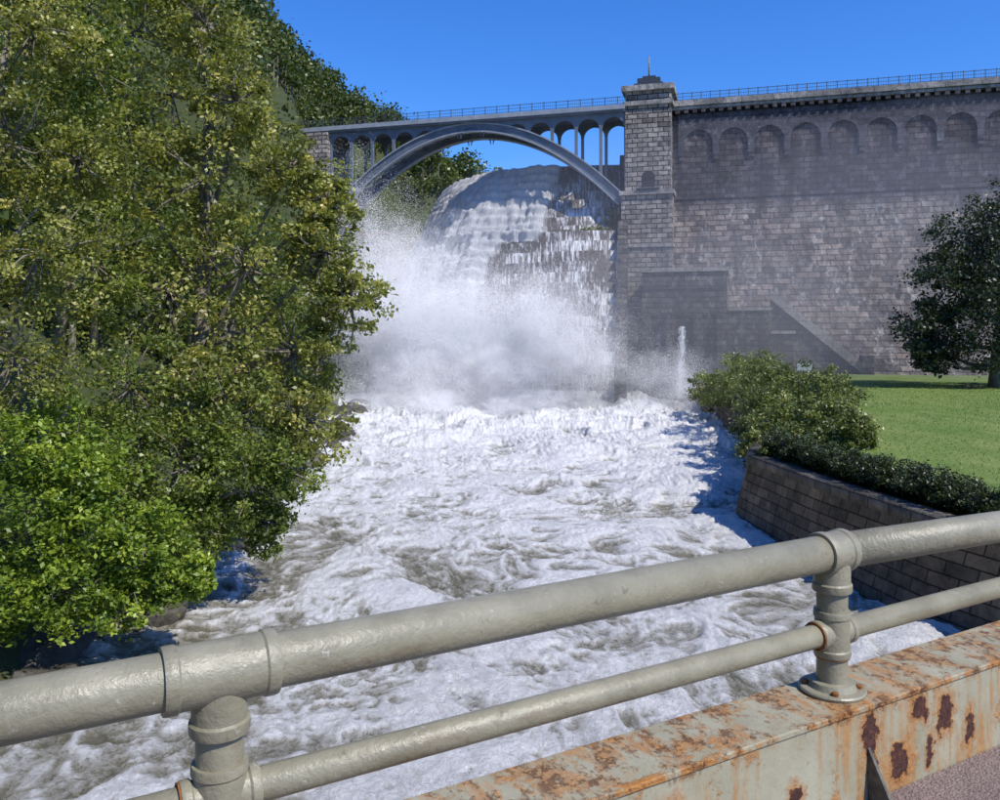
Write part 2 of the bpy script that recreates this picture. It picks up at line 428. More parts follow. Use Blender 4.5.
boxes('pier_tower', [(-7.5,-.02,-3,5,23.9,40.6),(-8.1,.3,-3.7,5.5,-12,23.2)], tower_stone, dam)
boxes('tower_trim', [(-8.4,.6,-4.1,5.8,23.2,23.9),(-7.9,.35,-3.4,5.4,38.2,38.9),(-8.1,.55,-3.6,5.6,40.6,41.5),(-8.3,.5,-3.95,5.6,14.5,15.1)], trim_stone, dam)
m = M('recess_shade'); dark = m.done(m.bsdf((.02,.02,.022), .8))  # near-black colour painted as the shade inside recesses
boxes('turret_cap', [(-6.2,-1.4,-2,3.4,41.5,42.2),(-5.7,-1.9,-1.5,2.9,42.2,43.2),(-4.9,-2.7,-.8,2.2,43.2,43.7)], iron, dam)
tubes('flagpole', [([(-3.9,.2,43.6),(-3.9,.2,47.2)],[.16,.09])], trim_stone, dam)
V=[(-4.8,-3.015,24.6),(-2.6,-3.015,24.6)]+[(-3.7+1.1*math.cos(a),-3.015,26.2+1.1*math.sin(a)) for a in np.linspace(0,math.pi,10)]
mesh_py('niche_shade_face', V, [list(range(len(V)))], dark, dam)  # flat dark face painted as recess shade, nothing is hollowed out
boxes('balcony', [(-5.6,-1.8,-4.3,-3.02,24.0,24.25)]+[(u,u+.08,-4.28,-4.2,24.25,25.2) for u in np.arange(-5.5,-1.8,.4)]+[(-5.6,-1.8,-4.3,-4.2,25.2,25.3)], iron, dam)
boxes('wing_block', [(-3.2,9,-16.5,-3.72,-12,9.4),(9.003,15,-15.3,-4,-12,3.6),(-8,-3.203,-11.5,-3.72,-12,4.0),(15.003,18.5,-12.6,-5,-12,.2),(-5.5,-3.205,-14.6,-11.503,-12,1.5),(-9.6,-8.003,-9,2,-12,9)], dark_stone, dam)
boxes('wing_coping', [(-3.5,9.3,-16.8,-4,9.4,10.0),(9.31,15.3,-15.6,-4.2,3.6,4.1),(-8.2,-3.52,-11.8,-4,4.0,4.4),(15.31,18.8,-12.9,-5,.2,.6)], trim_stone, dam)
boxes('wing_string_course', [(-3.4,8.8,-16.75,-16.503,3.0,3.4),(-3.4,8.8,-16.65,-16.503,6.9,7.1)], dark_stone, dam)
boxes('buttresses', [(u,u+1.1,-17.3,-16.505,-12,2.99) for u in (-3.1,.3,4.4,7.6)], dark_stone, dam)
boxes('outlet_shade_panel', [(1.9,3.5,-16.53,-16.502,.9,2.2)], dark, dam)  # thin dark slab painted as the shade inside the outlet mouth
st = empty('stone_staircase', (29,140,0), ANG)
L=[];V=[];F=[]
for i in range(30):
    u=15.32+i*.42; z=5.6-i*.36
    L.append((u,u+.419,-10.9,-9,-12,z))
boxes('steps', L, dark_stone, st)
def slab(u0,u1,z0,z1,y0,y1,th):
    b=len(V); V.extend([(u0,y0,z0-th),(u1,y0,z1-th),(u1,y0,z1),(u0,y0,z0),(u0,y1,z0-th),(u1,y1,z1-th),(u1,y1,z1),(u0,y1,z0)])
    F.extend([[b,b+1,b+2,b+3],[b+5,b+4,b+7,b+6],[b+3,b+2,b+6,b+7],[b,b+4,b+5,b+1],[b+4,b,b+3,b+7],[b+1,b+5,b+6,b+2]])
slab(15.32,28,6.9,-4,-11.5,-10.903,1.6); slab(15.32,28,6.9,-4,-8.99,-8.5,1.6)
mesh_py('parapets', V, F, trim_stone, st)
boxes('newel_block', [(28.01,29.6,-12,-8.3,-7,-3.0),(19,24,-14.5,-11.6,-7,-4.1)], dark_stone, st)

m = M('white_water'); o_=m.obj(); a_=m.noise(m.map(o_, scale=(3,3,.35)), 1.3, 6, .7); ed=m.attr('edge')
b=m.n('BsdfPrincipled',i={'Base Color':m.ramp(a_,[(.25,(.5,.51,.54)),(.6,(.8,.8,.81))]),'Roughness':.6,'Alpha':m.math('MULTIPLY',m.math('SUBTRACT',m.noise(m.map(o_,scale=(4,4,.4)),1.5,6,.75),m.math('ADD',m.math('MULTIPLY',ed,.32),.28)),5.,True)})
ww = m.done(b.outputs[0])
nu, nv = 15, 44; V=[]; E=[]
for j in range(nv):
    f=j/(nv-1)
    for i in range(nu):
        g=i/(nu-1)-.5
        V.append((2.7+g*(1.5+f*1.5)+.10*rng.normal()*(f+.1)-.5*f*f, -16.55-2.3*f**.6+.3*abs(g)+.10*rng.normal()*f, 1.3-10.6*f)); E.append(abs(g)*2)
mesh_np('outlet_waterfall', V, grid_faces(nv,nu,True), ww, dam, True, attrs=[('edge','POINT',E)])

# ------------------------------------------------------------------ SPILLWAY
cp = np.array([(21.5,149.5),(16,149.8),(8,151.8),(-1,157),(-8,167),(-12,182),(-14,200),(-15,235)], float)
rs = np.array([37,37,34,27,20,14,11,10.],float)
seglen = np.r_[0,np.cumsum(np.hypot(*np.diff(cp,axis=0).T))]
NS=260; ss=np.linspace(0,seglen[-1],NS)
def smooth1(a,k=17):
    p=np.pad(a,k//2,mode='edge'); return np.convolve(p,np.ones(k)/k,'valid')
cx=smooth1(np.interp(ss,seglen,cp[:,0])); cy=smooth1(np.interp(ss,seglen,cp[:,1])); rr=smooth1(np.interp(ss,seglen,rs))
cx[:6]=np.linspace(cp[0,0],cx[6],7)[:6]
tx=np.gradient(cx); ty=np.gradient(cy); tl=np.hypot(tx,ty); tx/=tl; ty/=tl
nx = ty; ny = -tx
if ny[0] > 0: nx, ny = -nx, -ny
fan=.13*(1-sstep(0,9,ss)); nx=nx-fan; q_=np.hypot(nx,ny); nx/=q_; ny/=q_
nx=smooth1(nx,25); ny=smooth1(ny,25)
base_prof=[(0,30.6),(.03,30.2)]
z=30.2; fr=.03
for i in range(8):
    base_prof += [(fr+.004,z-1.6),(fr+.03,z-1.65)]; fr+=.03; z-=1.65
base_prof += [(fr+.13,z)]; fr+=.13
for i in range(12):
    base_prof += [(fr+.003,z-1.75),(fr+.036,z-1.77)]; fr+=.036; z-=1.77
base_prof += [(fr+.01,-8),(1.0,-11)]
bp=np.array(base_prof)
falt=np.clip((30.6-bp[:,1])/41.6,0,1)**.88
wl=sstep(14,27,ss)
for k in range(1,len(falt)): falt[k]=max(falt[k],falt[k-1]+ (0.002 if (bp[k,1]<bp[k-1,1]-.5) else .018))
falt=falt/falt[-1]
def prof_f(fb,fa): return fb[:,None]*(1-wl[None,:])+fa[:,None]*wl[None,:]
FB=prof_f(bp[:,0],falt)
V=np.zeros((len(bp),NS,3))
V[:,:,0]=cx+nx*rr*FB; V[:,:,1]=cy+ny*rr*FB; V[:,:,2]=bp[:,1][:,None]
spill = empty('spillway')
m = M('wet_steps'); o_=m.obj()
a_=m.noise(m.map(o_, scale=(1.8,.6,.20)), 1.6, 8, .78, .3); b_=m.noise(o_, 1.2, 6, .7); c_=m.noise(o_,.22,4,.6)
nzv=m.sep(m.n('NewGeometry').outputs['True Normal'])[2]
streak=m.ramp(m.math('ADD',a_,m.math('ADD',m.math('MULTIPLY',m.math('SUBTRACT',c_,.5),.5),m.math('MULTIPLY',nzv,.14))),[(.50,0.),(.64,1.)])
base=m.ramp(b_,[(.3,(.03,.026,.025)),(.7,(.12,.10,.09))])
col=m.mix(m.math('MULTIPLY',streak,.9), base, (.80,.81,.83))
steps=m.done(m.bsdf(col,.5,m.bump(b_,.7,.25),.5))
mesh_np('steps', V.reshape(-1,3), grid_faces(len(bp),NS), steps, spill)
Vb=np.zeros((2,NS,3)); Vb[0]=V[0]; Vb[1]=V[0]-np.stack([nx*3,ny*3,np.full(NS,.4)],-1)
mesh_np('crest', Vb.reshape(-1,3), grid_faces(2,NS,True), dark_stone, spill)
W=[]
for k,(f_,z_) in enumerate(bp):
    W.append((cx[0]+nx[0]*rr[0]*f_+.05,cy[0]+ny[0]*rr[0]*f_,z_+2.2))
Wt=np.array(W); Wt[:,2]=smooth1(Wt[:,2],5)
Vw=[];Fw=[]
for p in Wt: Vw += [(p[0],p[1],p[2]),(p[0]+1.6,p[1],p[2]),(p[0],p[1],-12),(p[0]+1.6,p[1],-12)]
for i in range(len(Wt)-1):
    a=i*4;b=a+4; Fw += [[a,b,b+1,a+1],[a,a+2,b+2,b],[a+1,b+1,b+3,a+3]]
a=(len(Wt)-1)*4; Fw.append([a,a+2,a+3,a+1])
mesh_py('training_wall',Vw,Fw,dark_stone,spill)
# water sheet following the same profile
NK=280
plen=np.r_[0,np.cumsum(np.hypot(np.diff(bp[:,0])*35,np.diff(bp[:,1])))]; plen/=plen[-1]
kk=np.linspace(0,1,NK)
fzB=smooth1(np.interp(kk,plen,bp[:,1]),5); fB=smooth1(np.interp(kk,plen,bp[:,0]),5); fA=smooth1(np.interp(kk,plen,falt),9)
SS,KK=np.meshgrid(ss,kk); FZ=np.repeat(fzB[:,None],NS,1); FF=prof_f(fB,fA)
cas=ridged(SS*1.3+2*fbm(SS*.3,KK*4,2,34), KK*7, 4, 30); big2=fbm(SS*.22,KK*7,4,31); fine=ridged(SS*3.2,KK*22,3,35)
low=sstep(.36,.42,KK)
cover = sstep(8, 14, SS + 7*(fbm(SS*.5,KK*5,3,33)-.5) - 5.5*low)
off=.22+cover*(.35+3.6*(big2-.25)*KK**.5+2.0*(cas-.5)*(KK+.15)**.5+1.0*(fine-.5)*(KK+.2)**.5)
VX=cx[None,:]+nx[None,:]*(rr[None,:]*FF+off*.8); VY=cy[None,:]+ny[None,:]*(rr[None,:]*FF+off*.8); VZ=FZ+off*.6-.1
m=M('falling_water'); u_=m.uv(); cv=m.attr('cover')
s1=m.noise(m.map(u_,scale=(1.3,1.1,1)),1.8,8,.78,.5); s2=m.noise(m.map(u_,scale=(.35,1.6,1)),1.2,6,.65,.6); s3=m.noise(m.map(u_,scale=(6,1.3,1)),1.,8,.8)
al=m.math('ADD',m.math('MULTIPLY',cv,2.4),m.math('MULTIPLY',m.math('SUBTRACT',m.math('MULTIPLY',m.math('ADD',s1,s3),.5),.56),5.))
al=m.math('MULTIPLY',al,1.3,True)
col=m.mix(.5,m.ramp(s1,[(.35,(.60,.62,.67)),(.56,(.94,.94,.94))]),m.ramp(s2,[(.35,(.62,.64,.69)),(.56,(.95,.95,.95))]))
col=m.mix(.65,col,m.ramp(s3,[(.36,.60),(.55,1.06)]),'MULTIPLY')
bb=m.n('BsdfPrincipled',i={'Base Color':col,'Roughness':.6,'Normal':m.bump(m.math('ADD',s1,m.math('MULTIPLY',s3,1.4)),1.,.5)})
tl_=m.n('BsdfTranslucent',i={'Color':col}); mx_=m.n('MixShader',i={0:.15,1:bb,2:tl_})
tp_=m.n('BsdfTransparent'); fin=m.n('MixShader',i={0:al,1:tp_,2:mx_})
fall=m.done(fin.outputs[0])
UV=np.stack([SS,KK*12],-1)
mesh_np('waterfall', np.stack([VX,VY,VZ],-1).reshape(-1,3), grid_faces(NK,NS), fall, None, True, attrs=[('cover','POINT',cover.ravel())], uv=UV.reshape(-1,2))
P,T,SC=crown_points([(18.5,141,18,2.4,1.5,1.6),(15.5,140.5,17.4,1.8,1.3,1.0),(20.0,142,19.5,1.5,1.3,1.8),(12.5,139.5,16.9,1.5,1,.6)],24,50,.3)
le=empty('ledge_shrubs'); leaves_mesh('foliage',P,.42,T,leaf_shrub,le,.5)
rocks('ledge_rocks',[(x,139.8+.3*rng.normal(),16.9,rng.uniform(.6,1.4)) for x in np.linspace(9,20.5,14)],rockm)

# ------------------------------------------------------------------ spray: droplets grouped in instanced clumps
m=M('spray_droplets')
d=m.n('BsdfDiffuse',i={'Color':(.95,.95,.955)}); t=m.n('BsdfTranslucent',i={'Color':(.95,.95,.955)})
spraym=m.done(m.n('MixShader',i={0:.4,1:d.outputs[0],2:t.outputs[0]}).outputs[0])
def clump_mesh(i, n=20000, s=.020, wmin=.15, wmax=.5):
    k=60; c=rng.normal(size=(k,3))*.8; w=rng.uniform(wmin,wmax,k)
    idx=rng.integers(0,k,n); p=c[idx]+rng.normal(size=(n,3))*w[idx][:,None]
    nrm=np.array(sdir)[None,:]*1.2+rng.normal(size=(n,3))*.5; nrm/=np.linalg.norm(nrm,axis=1)[:,None]
    t=np.cross(nrm,rng.normal(size=(n,3))); t/=np.linalg.norm(t,axis=1)[:,None]; b=np.cross(nrm,t)
    ss_=(s*rng.uniform(.5,1.4,n))[:,None]
    V=np.stack([p-t*ss_*.5,p+t*ss_*.5,p+b*ss_*.87],1).reshape(-1,3)
    return make_mesh('droplets_%d'%i,V,np.arange(n*3).reshape(-1,3),spraym)
clumps=[clump_mesh(i) for i in range(4)]
sprayE=empty('spray_mist')
def spray(x,y,z,sx,sy,sz,count,smin,smax,zs=.8):
    for i in range(count):
        p=rng.normal(size=3)*np.array([sx,sy,sz])+np.array([x,y,z])
        s=rng.uniform(smin,smax); p[2]=max(p[2],WZ+s*.5)
        o=bpy.data.objects.new('spray_clump',clumps[i%4]); o.location=p; o.scale=(s,s,s*zs); link(o,sprayE)
spray(-2,113,-5.5,9,5,2.0,28,2.2,3.6)
spray(-7,119,0,7,5,3.6,30,2.4,4.0)
spray(2,117,-.5,6,4,3.0,20,2.4,3.6)
spray(-16,132,3,3.5,6,5,26,2.4,4.0,1.2)
spray(-17,140,11,3,6,3.5,9,2.4,3.4,1.2)
spray(-4,126,6,6,4,3,8,2.4,3.6,1.0)
spray(13,110,-4,5,3,2.2,14,2.0,3.2)
spray(21,109,-6,3,3,1.5,5,1.8,2.6)
spray(0,103,-8.6,11,5,.3,22,1.2,2.2,.6)

# ------------------------------------------------------------------ ARCH BRIDGE
br=empty('arch_bridge',(29,140,0),ANG)
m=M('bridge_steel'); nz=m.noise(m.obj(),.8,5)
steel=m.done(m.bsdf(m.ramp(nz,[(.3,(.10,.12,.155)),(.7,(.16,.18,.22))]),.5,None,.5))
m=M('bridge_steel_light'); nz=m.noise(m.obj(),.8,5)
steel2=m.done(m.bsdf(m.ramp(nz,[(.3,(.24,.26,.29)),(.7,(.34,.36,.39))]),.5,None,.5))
UC=-34.8; HS=27.3
def az(u): return 37.2-14.2*((u-UC)/HS)**2
def rib(y0,y1,o0,o1,mat,name):
    V=[];F=[];N=60
    for i in range(N+1):
        u=UC-HS+2*HS*i/N; sl=-2*14.2*(u-UC)/HS**2; L_=math.hypot(1,sl); a_,b_=-sl/L_,1/L_
        g=(1+.35*abs((u-UC)/HS))
        A=o0(g) if callable(o0) else o0; B=o1(g) if callable(o1) else o1
        for (y,o) in zip((y0,y1,y1,y0),(A,A,B,B)): V.append((u+a_*o,y,az(u)+b_*o))
    for i in range(N):
        for k in range(4):
            k2=(k+1)%4; F.append([i*4+k,i*4+k2,(i+1)*4+k2,(i+1)*4+k])
    F.append([0,1,2,3]);F.append([N*4+3,N*4+2,N*4+1,N*4])
    return mesh_py(name,V,F,mat,br)
for nm,a in (('front',-2.9),('back',2.9)):
    rib(a+.3,a+.7,0.,lambda g:-1.1*g,steel,nm+'_rib_web')
    rib(a,a+1.,.21,.005,steel2,nm+'_rib_top_flange')
    rib(a,a+1.,lambda g:-1.1*g-.01,lambda g:-1.1*g-.26,steel2,nm+'_rib_bottom_flange')
nbay=13; bay=2*HS/nbay; u0=UC-HS
def pb(i):
    u=u0+i*bay; return min(az(min(max(u,UC-HS+.2),UC+HS-.2))+.1, 37.3)
arcade('front_spandrel_arcade',u0,nbay,bay,.5,34.85,37.4,-2.75,-2.3,steel,br,pb,10)
arcade('back_spandrel_arcade',u0,nbay,bay,.5,34.85,37.4,3.3,3.75,steel,br,pb,10)
boxes('deck',[(UC-HS-16,-7.52,-3.3,4.3,37.4,38.3)],steel,br)
boxes('fascia',[(UC-HS-16,-7.53,-3.6,-3.302,37.75,38.5),(UC-HS-16,-7.53,4.302,4.6,37.75,38.5),(UC-HS-16,-7.53,-3.3,4.3,38.303,38.45)],steel2,br)
railing('front_railing',UC-HS-16,-7.6,-3.45,38.5,br,1.3,2.1); railing('back_railing',UC-HS-16,-7.6,4.45,38.5,br,1.3,2.1)
pt=[]
for i in range(1,nbay):
    u=u0+i*bay; z=az(u)-.5; pt.append(([(u,-2.2,z),(u,3.2,z)],.16))
    if i<nbay-1: pt.append(([(u,-2.2,z),(u+bay,3.2,az(u+bay)-.5)],.1))
tubes('bracing',pt,steel,br,6)
boxes('abutment',[(UC-HS-14,UC-HS-.1,-4,5,0,37.39)],tower_stone,br)

m=M('cliff_rock'); nz=m.noise(m.map(m.obj(),scale=(1,1,1.6)),.35,8,.7,.5)
cliffm=m.done(m.bsdf(m.ramp(nz,[(.3,(.07,.055,.045)),(.55,(.20,.15,.11)),(.75,(.3,.25,.2))]),.9,m.bump(nz,1.,1.),.2))
t_=np.linspace(0,1,70); k_=np.linspace(0,1,50); TT,KK2=np.meshgrid(t_,k_)
bxl=-36+TT*24; byl=178+TT*48
nn=ridged(TT*8,KK2*5,5,77)
mesh_np('rock_cliff',np.stack([bxl-(nn-.5)*5-(KK2)*4,byl+(nn-.5)*3+KK2*6,-12+KK2*(38+6*(fbm(TT*6,TT*0,3,5)-.5))],-1).reshape(-1,3),grid_faces(50,70),cliffm)

# ------------------------------------------------------------------ forest on hills
pts=[];tones=[]
trees=[]
tries=0
while len(trees)<1250 and tries<12000:
    tries+=1
    x=rng.uniform(-120,35); y=rng.uniform(45,285)
    if x>float(lshore(y))-4 and y<222: continue
    if y<150 and x>-24: continue
    if 140<y<170 and x>-44: continue
    trees.append((x,y))
tr=np.array(trees); tz=terrain(tr[:,0],tr[:,1])
pr=[]
for (x,y),z in zip(trees,tz):
    h=rng.uniform(8,14); r=rng.uniform(2.8,4.6)
    n=190; c=np.array([x,y,z+h*.58]); tone=rng.uniform(0,.6)
    k=10; sc=c+rdir(k)*np.array([r,r,h*.40])*rng.uniform(.4,1,k)[:,None]
    p=sc[rng.integers(0,k,n)]+rng.normal(size=(n,3))*r*.24
    pts.append(p); tones.append(np.clip(tone+rng.uniform(0,.4,n),0,1))
    pr.append(([(x,y,z-.5),(x+.2,y,z+h*.6)],[.25,.08]))
P=np.concatenate(pts); T=np.concatenate(tones)
fo=empty('forest')
tubes('trunks',pr,bark,fo,5,cap=False)
leaves_mesh('canopy',P,.88,T,leaf_far,fo,.4,.8)

# ------------------------------------------------------------------ near trees, left bank
make_tree('sycamore_tree',(-12.5,31,-8.5),(-10.2,31,9),[
 (-11.0,31,11.6,2.1),(-12.6,32,9.2,2.8),(-9.5,30,8.4,1.7),(-7.8,30.5,6.0,1.5),(-10.6,30,5.6,2.3),(-13.6,31,6,2.6),(-6.2,30,4.9,1.2),
 (-6.3,30,3.0,1.5),(-9.2,30,2.4,2.3),(-5.3,29.5,1.2,1.3),(-7.3,30,-.6,1.8),(-12,30,1.5,2.5),(-10.2,29,-2,2.3),(-6.7,29.5,-3.0,1.5),(-12.5,31,14,2.0),(-14.5,32,11.5,2.8),
 ],leaf_a,subs=52,per=66,leaf=.18,tr=.42,subr=.22,twigs=320)
make_tree('maple_tree',(-15.5,29,-8),(-14.8,28,5),[
 (-8.8,28,-5.2,1.7),(-7.4,28.5,-4.6,1.2),(-10.4,27.5,-4.4,2.1),(-9.2,28.5,-2.8,1.8),(-12.4,28,-1.8,2.2),(-8.3,29,-6.6,1.1),(-10.3,27.5,-6.4,1.4),
 (-13.8,28,2.5,2.4),(-14.4,27,6,2.4),(-13.5,27,9,2.0),(-12.6,27,-4.6,2.1)],leaf_b,subs=56,per=78,leaf=.155,tr=.3,subr=.24,twigs=200)
make_tree('ash_tree',(-16,24,-7.5),(-14.5,24,9),[
 (-13.4,24,8.8,1.7),(-14.2,24,5.5,1.8),(-13.2,24,2.4,1.8),(-14,24,-.6,1.9),(-12.4,24.5,5.2,1.3),(-15.5,24,10,2)],leaf_a,subs=55,per=74,leaf=.14,tr=.3,subr=.24,twigs=140)
make_tree('riverside_bush',(-13.5,24.5,-8.3),(-13,24,-4),[
 (-13.2,24,-2.9,1.4),(-11.8,24,-4.0,1.2),(-13.4,23.5,-5,1.6),(-11.6,23.6,-5.6,1.4),(-10.3,24,-5.8,1.1),(-9.6,24.4,-7,.9),(-12.2,23.2,-7.2,1.2),(-8.9,24.6,-7.2,.6),(-14,23,-7.3,1.3),(-10.8,23.8,-7.6,.9)],leaf_c,subs=46,per=72,leaf=.16,tr=.16,subr=.26,upbias=.8)
bl=[]
for y,x in ((48,-17),(60,-21),(75,-25),(50,-25),(62,-30),(90,-30),(45,-30)):
    zt=float(terrain(np.array([x]),np.array([y]))[0])
    for k in range(3): bl.append((x+rng.uniform(-2,2),y+rng.uniform(-2,2),zt+4+k*4.,3.4))
P,T,SC=crown_points(bl,40,90,.3,.4)
mx=empty('bank_woodland')
leaves_mesh('canopy',P,.34,T*.8,leaf_b,mx,.4)
tubes('trunks',[([(b_[0],b_[1],b_[2]-8),(b_[0]+.3,b_[1],b_[2])],[.3,.15]) for b_ in bl],bark,mx,6)

# ------------------------------------------------------------------ right bank
ys2=np.linspace(-20,116,140)
V=[];UV=[]
bot=np.interp(ys2,RSy,RSx)
cum=np.r_[0,np.cumsum(np.hypot(np.diff(bot),np.diff(ys2)))]
pf=[(-.3,WZ-2.5),(.0,WZ),(.75,-6.55),(.65,-6.55),(.65,-6.1),(1.5,-6.1),(1.5,-7)]
for k,(o,z) in enumerate(pf):
    dd=[0,2.5,5.5,5.6,6.05,6.9,7.8][k]
    for i in range(len(ys2)): V.append((bot[i]+o,ys2[i],z)); UV.append((cum[i],dd))
mesh_np('retaining_wall',V,grid_faces(len(pf),len(ys2)),wall_stone,uv=UV)
hp=[]
for y in np.arange(6,43.5,.35):
    x=float(rshore(y))+2.1
    hp.append((x,y,-5.5,.85,.5,.65))
P,T,SC=crown_points(hp,20,60,.32,.3)
he=empty('hedge'); leaves_mesh('foliage',P,.11,T,leaf_hedge,he,.6)
tubes('stems',[([(h[0],h[1],-6.2),(h[0]+rng.uniform(-.3,.3),h[1],-5.3)],[.04,.02]) for h in hp[::2]],bark,he,5)
make_tree('riverside_shrub',(20,62,-6.2),(20.5,63,-4.5),[
 (22.5,80,-4.6,2.4),(22.5,74,-3.6,2.6),(21.5,68,-3.9,2.5),(20,62,-4.4,2.6),(22,58,-4.1,2.2),(18.2,56,-5.4,2.3),(20.3,52,-4.7,2.2),(16.6,50,-6.0,1.9),(19.2,47.5,-4.9,1.9),(15.3,47,-6.7,1.6),(22.6,66,-4.6,2),(23,86,-5.4,2.3),(22.8,92,-6.2,2.1),(16.6,44.6,-5.7,1.4),(18.9,60,-6.8,2),(18.2,42.5,-5.2,1.1),(14.2,43.6,-6.4,.9),(13.6,42.2,-6.5,.7)],
 leaf_shrub,subs=60,per=80,leaf=.2,tr=.14,subr=.22,upbias=.7)
make_tree('oak_tree',(54.5,91,-6),(54.5,91,10),[
 (55.5,91,13.2,4.4),(51.0,91,10.0,4),(58.5,92,10.5,4.8),(48.4,90,5.2,3.7),(54,88,6,5.0),(60.5,90,5,5.2),(46.8,91,1.2,3.0),(51.5,88,.4,4.0),(58,88,-.2,4),(48.8,93,-1.5,2.7),(54.5,94,6,4.5),(63,92,1,4),(46.2,90,-2.0,1.7)],
 leaf_oak,subs=48,per=72,leaf=.40,tr=.55,subr=.26)
m=M('weathered_wood'); nz=m.noise(m.map(m.obj(),scale=(1,8,1)),3.,5); wood=m.done(m.bsdf(m.ramp(nz,[(.3,(.07,.055,.045)),(.7,(.14,.115,.09))]),.85))
pt=empty('picnic_table',(49.6,88,LZ),.2)
L=[(-.95,.95,-.37+i*.15,-.37+i*.15+.135,.72,.76) for i in range(5)]+[(-.95,.95,-.78,-.52,.43,.47),(-.95,.95,.52,.78,.43,.47)]
for s in (-.65,.65): L+=[(s-.04,s+.04,-.74,.74,.37,.43),(s-.04,s+.04,-.35,.35,.66,.72)]
boxes('top_and_seats',L,wood,pt)
tubes('legs',[([(s,-.62,0),(s,-.2,.68)],.05) for s in (-.57,.57)]+[([(s,.62,0),(s,.2,.68)],.05) for s in (-.57,.57)],wood,pt,6)
sg=empty('information_sign',(41,112,LZ),-.2)
m=M('sign_panel'); o_=m.obj(); bk=m.n('TexBrick',i={'Vector':m.map(o_,rot=(R(90),0,0)),'Color1':(.5,.52,.5),'Color2':(.3,.36,.4),'Mortar':(.65,.65,.6),'Scale':3.})
signm=m.done(m.bsdf(bk.outputs[0],.4))
boxes('panel',[(-1.0,1.0,-.06,.02,1.0,2.0)],signm,sg); boxes('frame',[(-1.1,-.99,-.08,.06,0,2.1),(.99,1.1,-.08,.06,0,2.1),(-.99,.99,-.07,.05,2.0,2.1),(-.99,.99,-.07,.05,.9,1.0)],iron,sg)

# ------------------------------------------------------------------ FOREGROUND RAILING
S=1.35
P1=np.array([-.448,1.33])*S; P2=np.array([.822,2.06])*S
dv=(P2-P1)/np.linalg.norm(P2-P1); RA=math.atan2(dv[1],dv[0]); SP=float(np.linalg.norm(P2-P1))
zt_=-.537*S; zl_=-.735*S; zb_=-.879*S; zp_=-1.109*S
m=M('railing_paint'); o_=m.obj(); n1=m.noise(o_,6.,6,.65); n2=m.noise(o_,60.,4,.6); n3=m.noise(o_,22.,6,.7,.4)
col=m.ramp(n1,[(.3,(.20,.182,.122)),(.5,(.25,.23,.158)),(.7,(.295,.27,.19))])
col=m.mix(m.ramp(n3,[(.30,.6),(.38,0.)]),col,(.11,.09,.06))
col=m.mix(m.ramp(m.noise(m.map(o_,loc=(3,1,2)),30.,5,.75),[(.63,0.),(.69,.8)]),col,(.40,.39,.33))
col=m.mix(m.ramp(m.noise(m.map(o_,loc=(7,1,2),scale=(.3,1,1)),9.,6,.75),[(.56,0.),(.70,.5)]),col,(.17,.11,.06))
paint=m.done(m.bsdf(col,m.ramp(n3,[(.3,.48),(.7,.28)]),m.bump(m.math('ADD',n2,m.math('MULTIPLY',n3,1.5)),.5,.005),.5))
m=M('rust'); nz=m.noise(m.obj(),40.,6,.7)
rust=m.done(m.bsdf(m.ramp(nz,[(.3,(.10,.035,.015)),(.6,(.30,.12,.035)),(.8,(.42,.26,.12))]),.9,m.bump(nz,.6,.003),.2))
rl=empty('pipe_railing',(P1[0],P1[1],0),RA)
rt=.044*S; rlw=.0275*S; rp=.040*S
def turned(name,prof,axis_,origin,mat,parent,seg=40):
    V=[];F=[]
    for (a,r) in prof:
        for k in range(seg):
            t=2*math.pi*k/seg; c,s=r*math.cos(t),r*math.sin(t)
            v={'x':(a,c,s),'z':(c,s,a)}[axis_]; V.append((v[0]+origin[0],v[1]+origin[1],v[2]+origin[2]))
    for i in range(len(prof)-1):
        for k in range(seg):
            k2=(k+1)%seg; F.append([i*seg+k,i*seg+k2,(i+1)*seg+k2,(i+1)*seg+k])
    F.append([k for k in range(seg)][::-1]);F.append([(len(prof)-1)*seg+k for k in range(seg)])
    o=mesh_py(name,V,F,mat,parent,True)
    b=o.modifiers.new('e','EDGE_SPLIT'); b.split_angle=R(32)
    return o
tubes('top_rail',[([(-SP*1.2,0,zt_),(0,0,zt_),(SP,0,zt_)],rt),([(SP,0,zt_),(SP*1.5,0,zt_-.028*1.0),(SP*2.2,0,zt_-.07)],rt)],paint,rl,40)
tubes('lower_rail',[([(-SP*1.2,0,zl_),(SP*2.2,0,zl_)],rlw)],paint,rl,32)
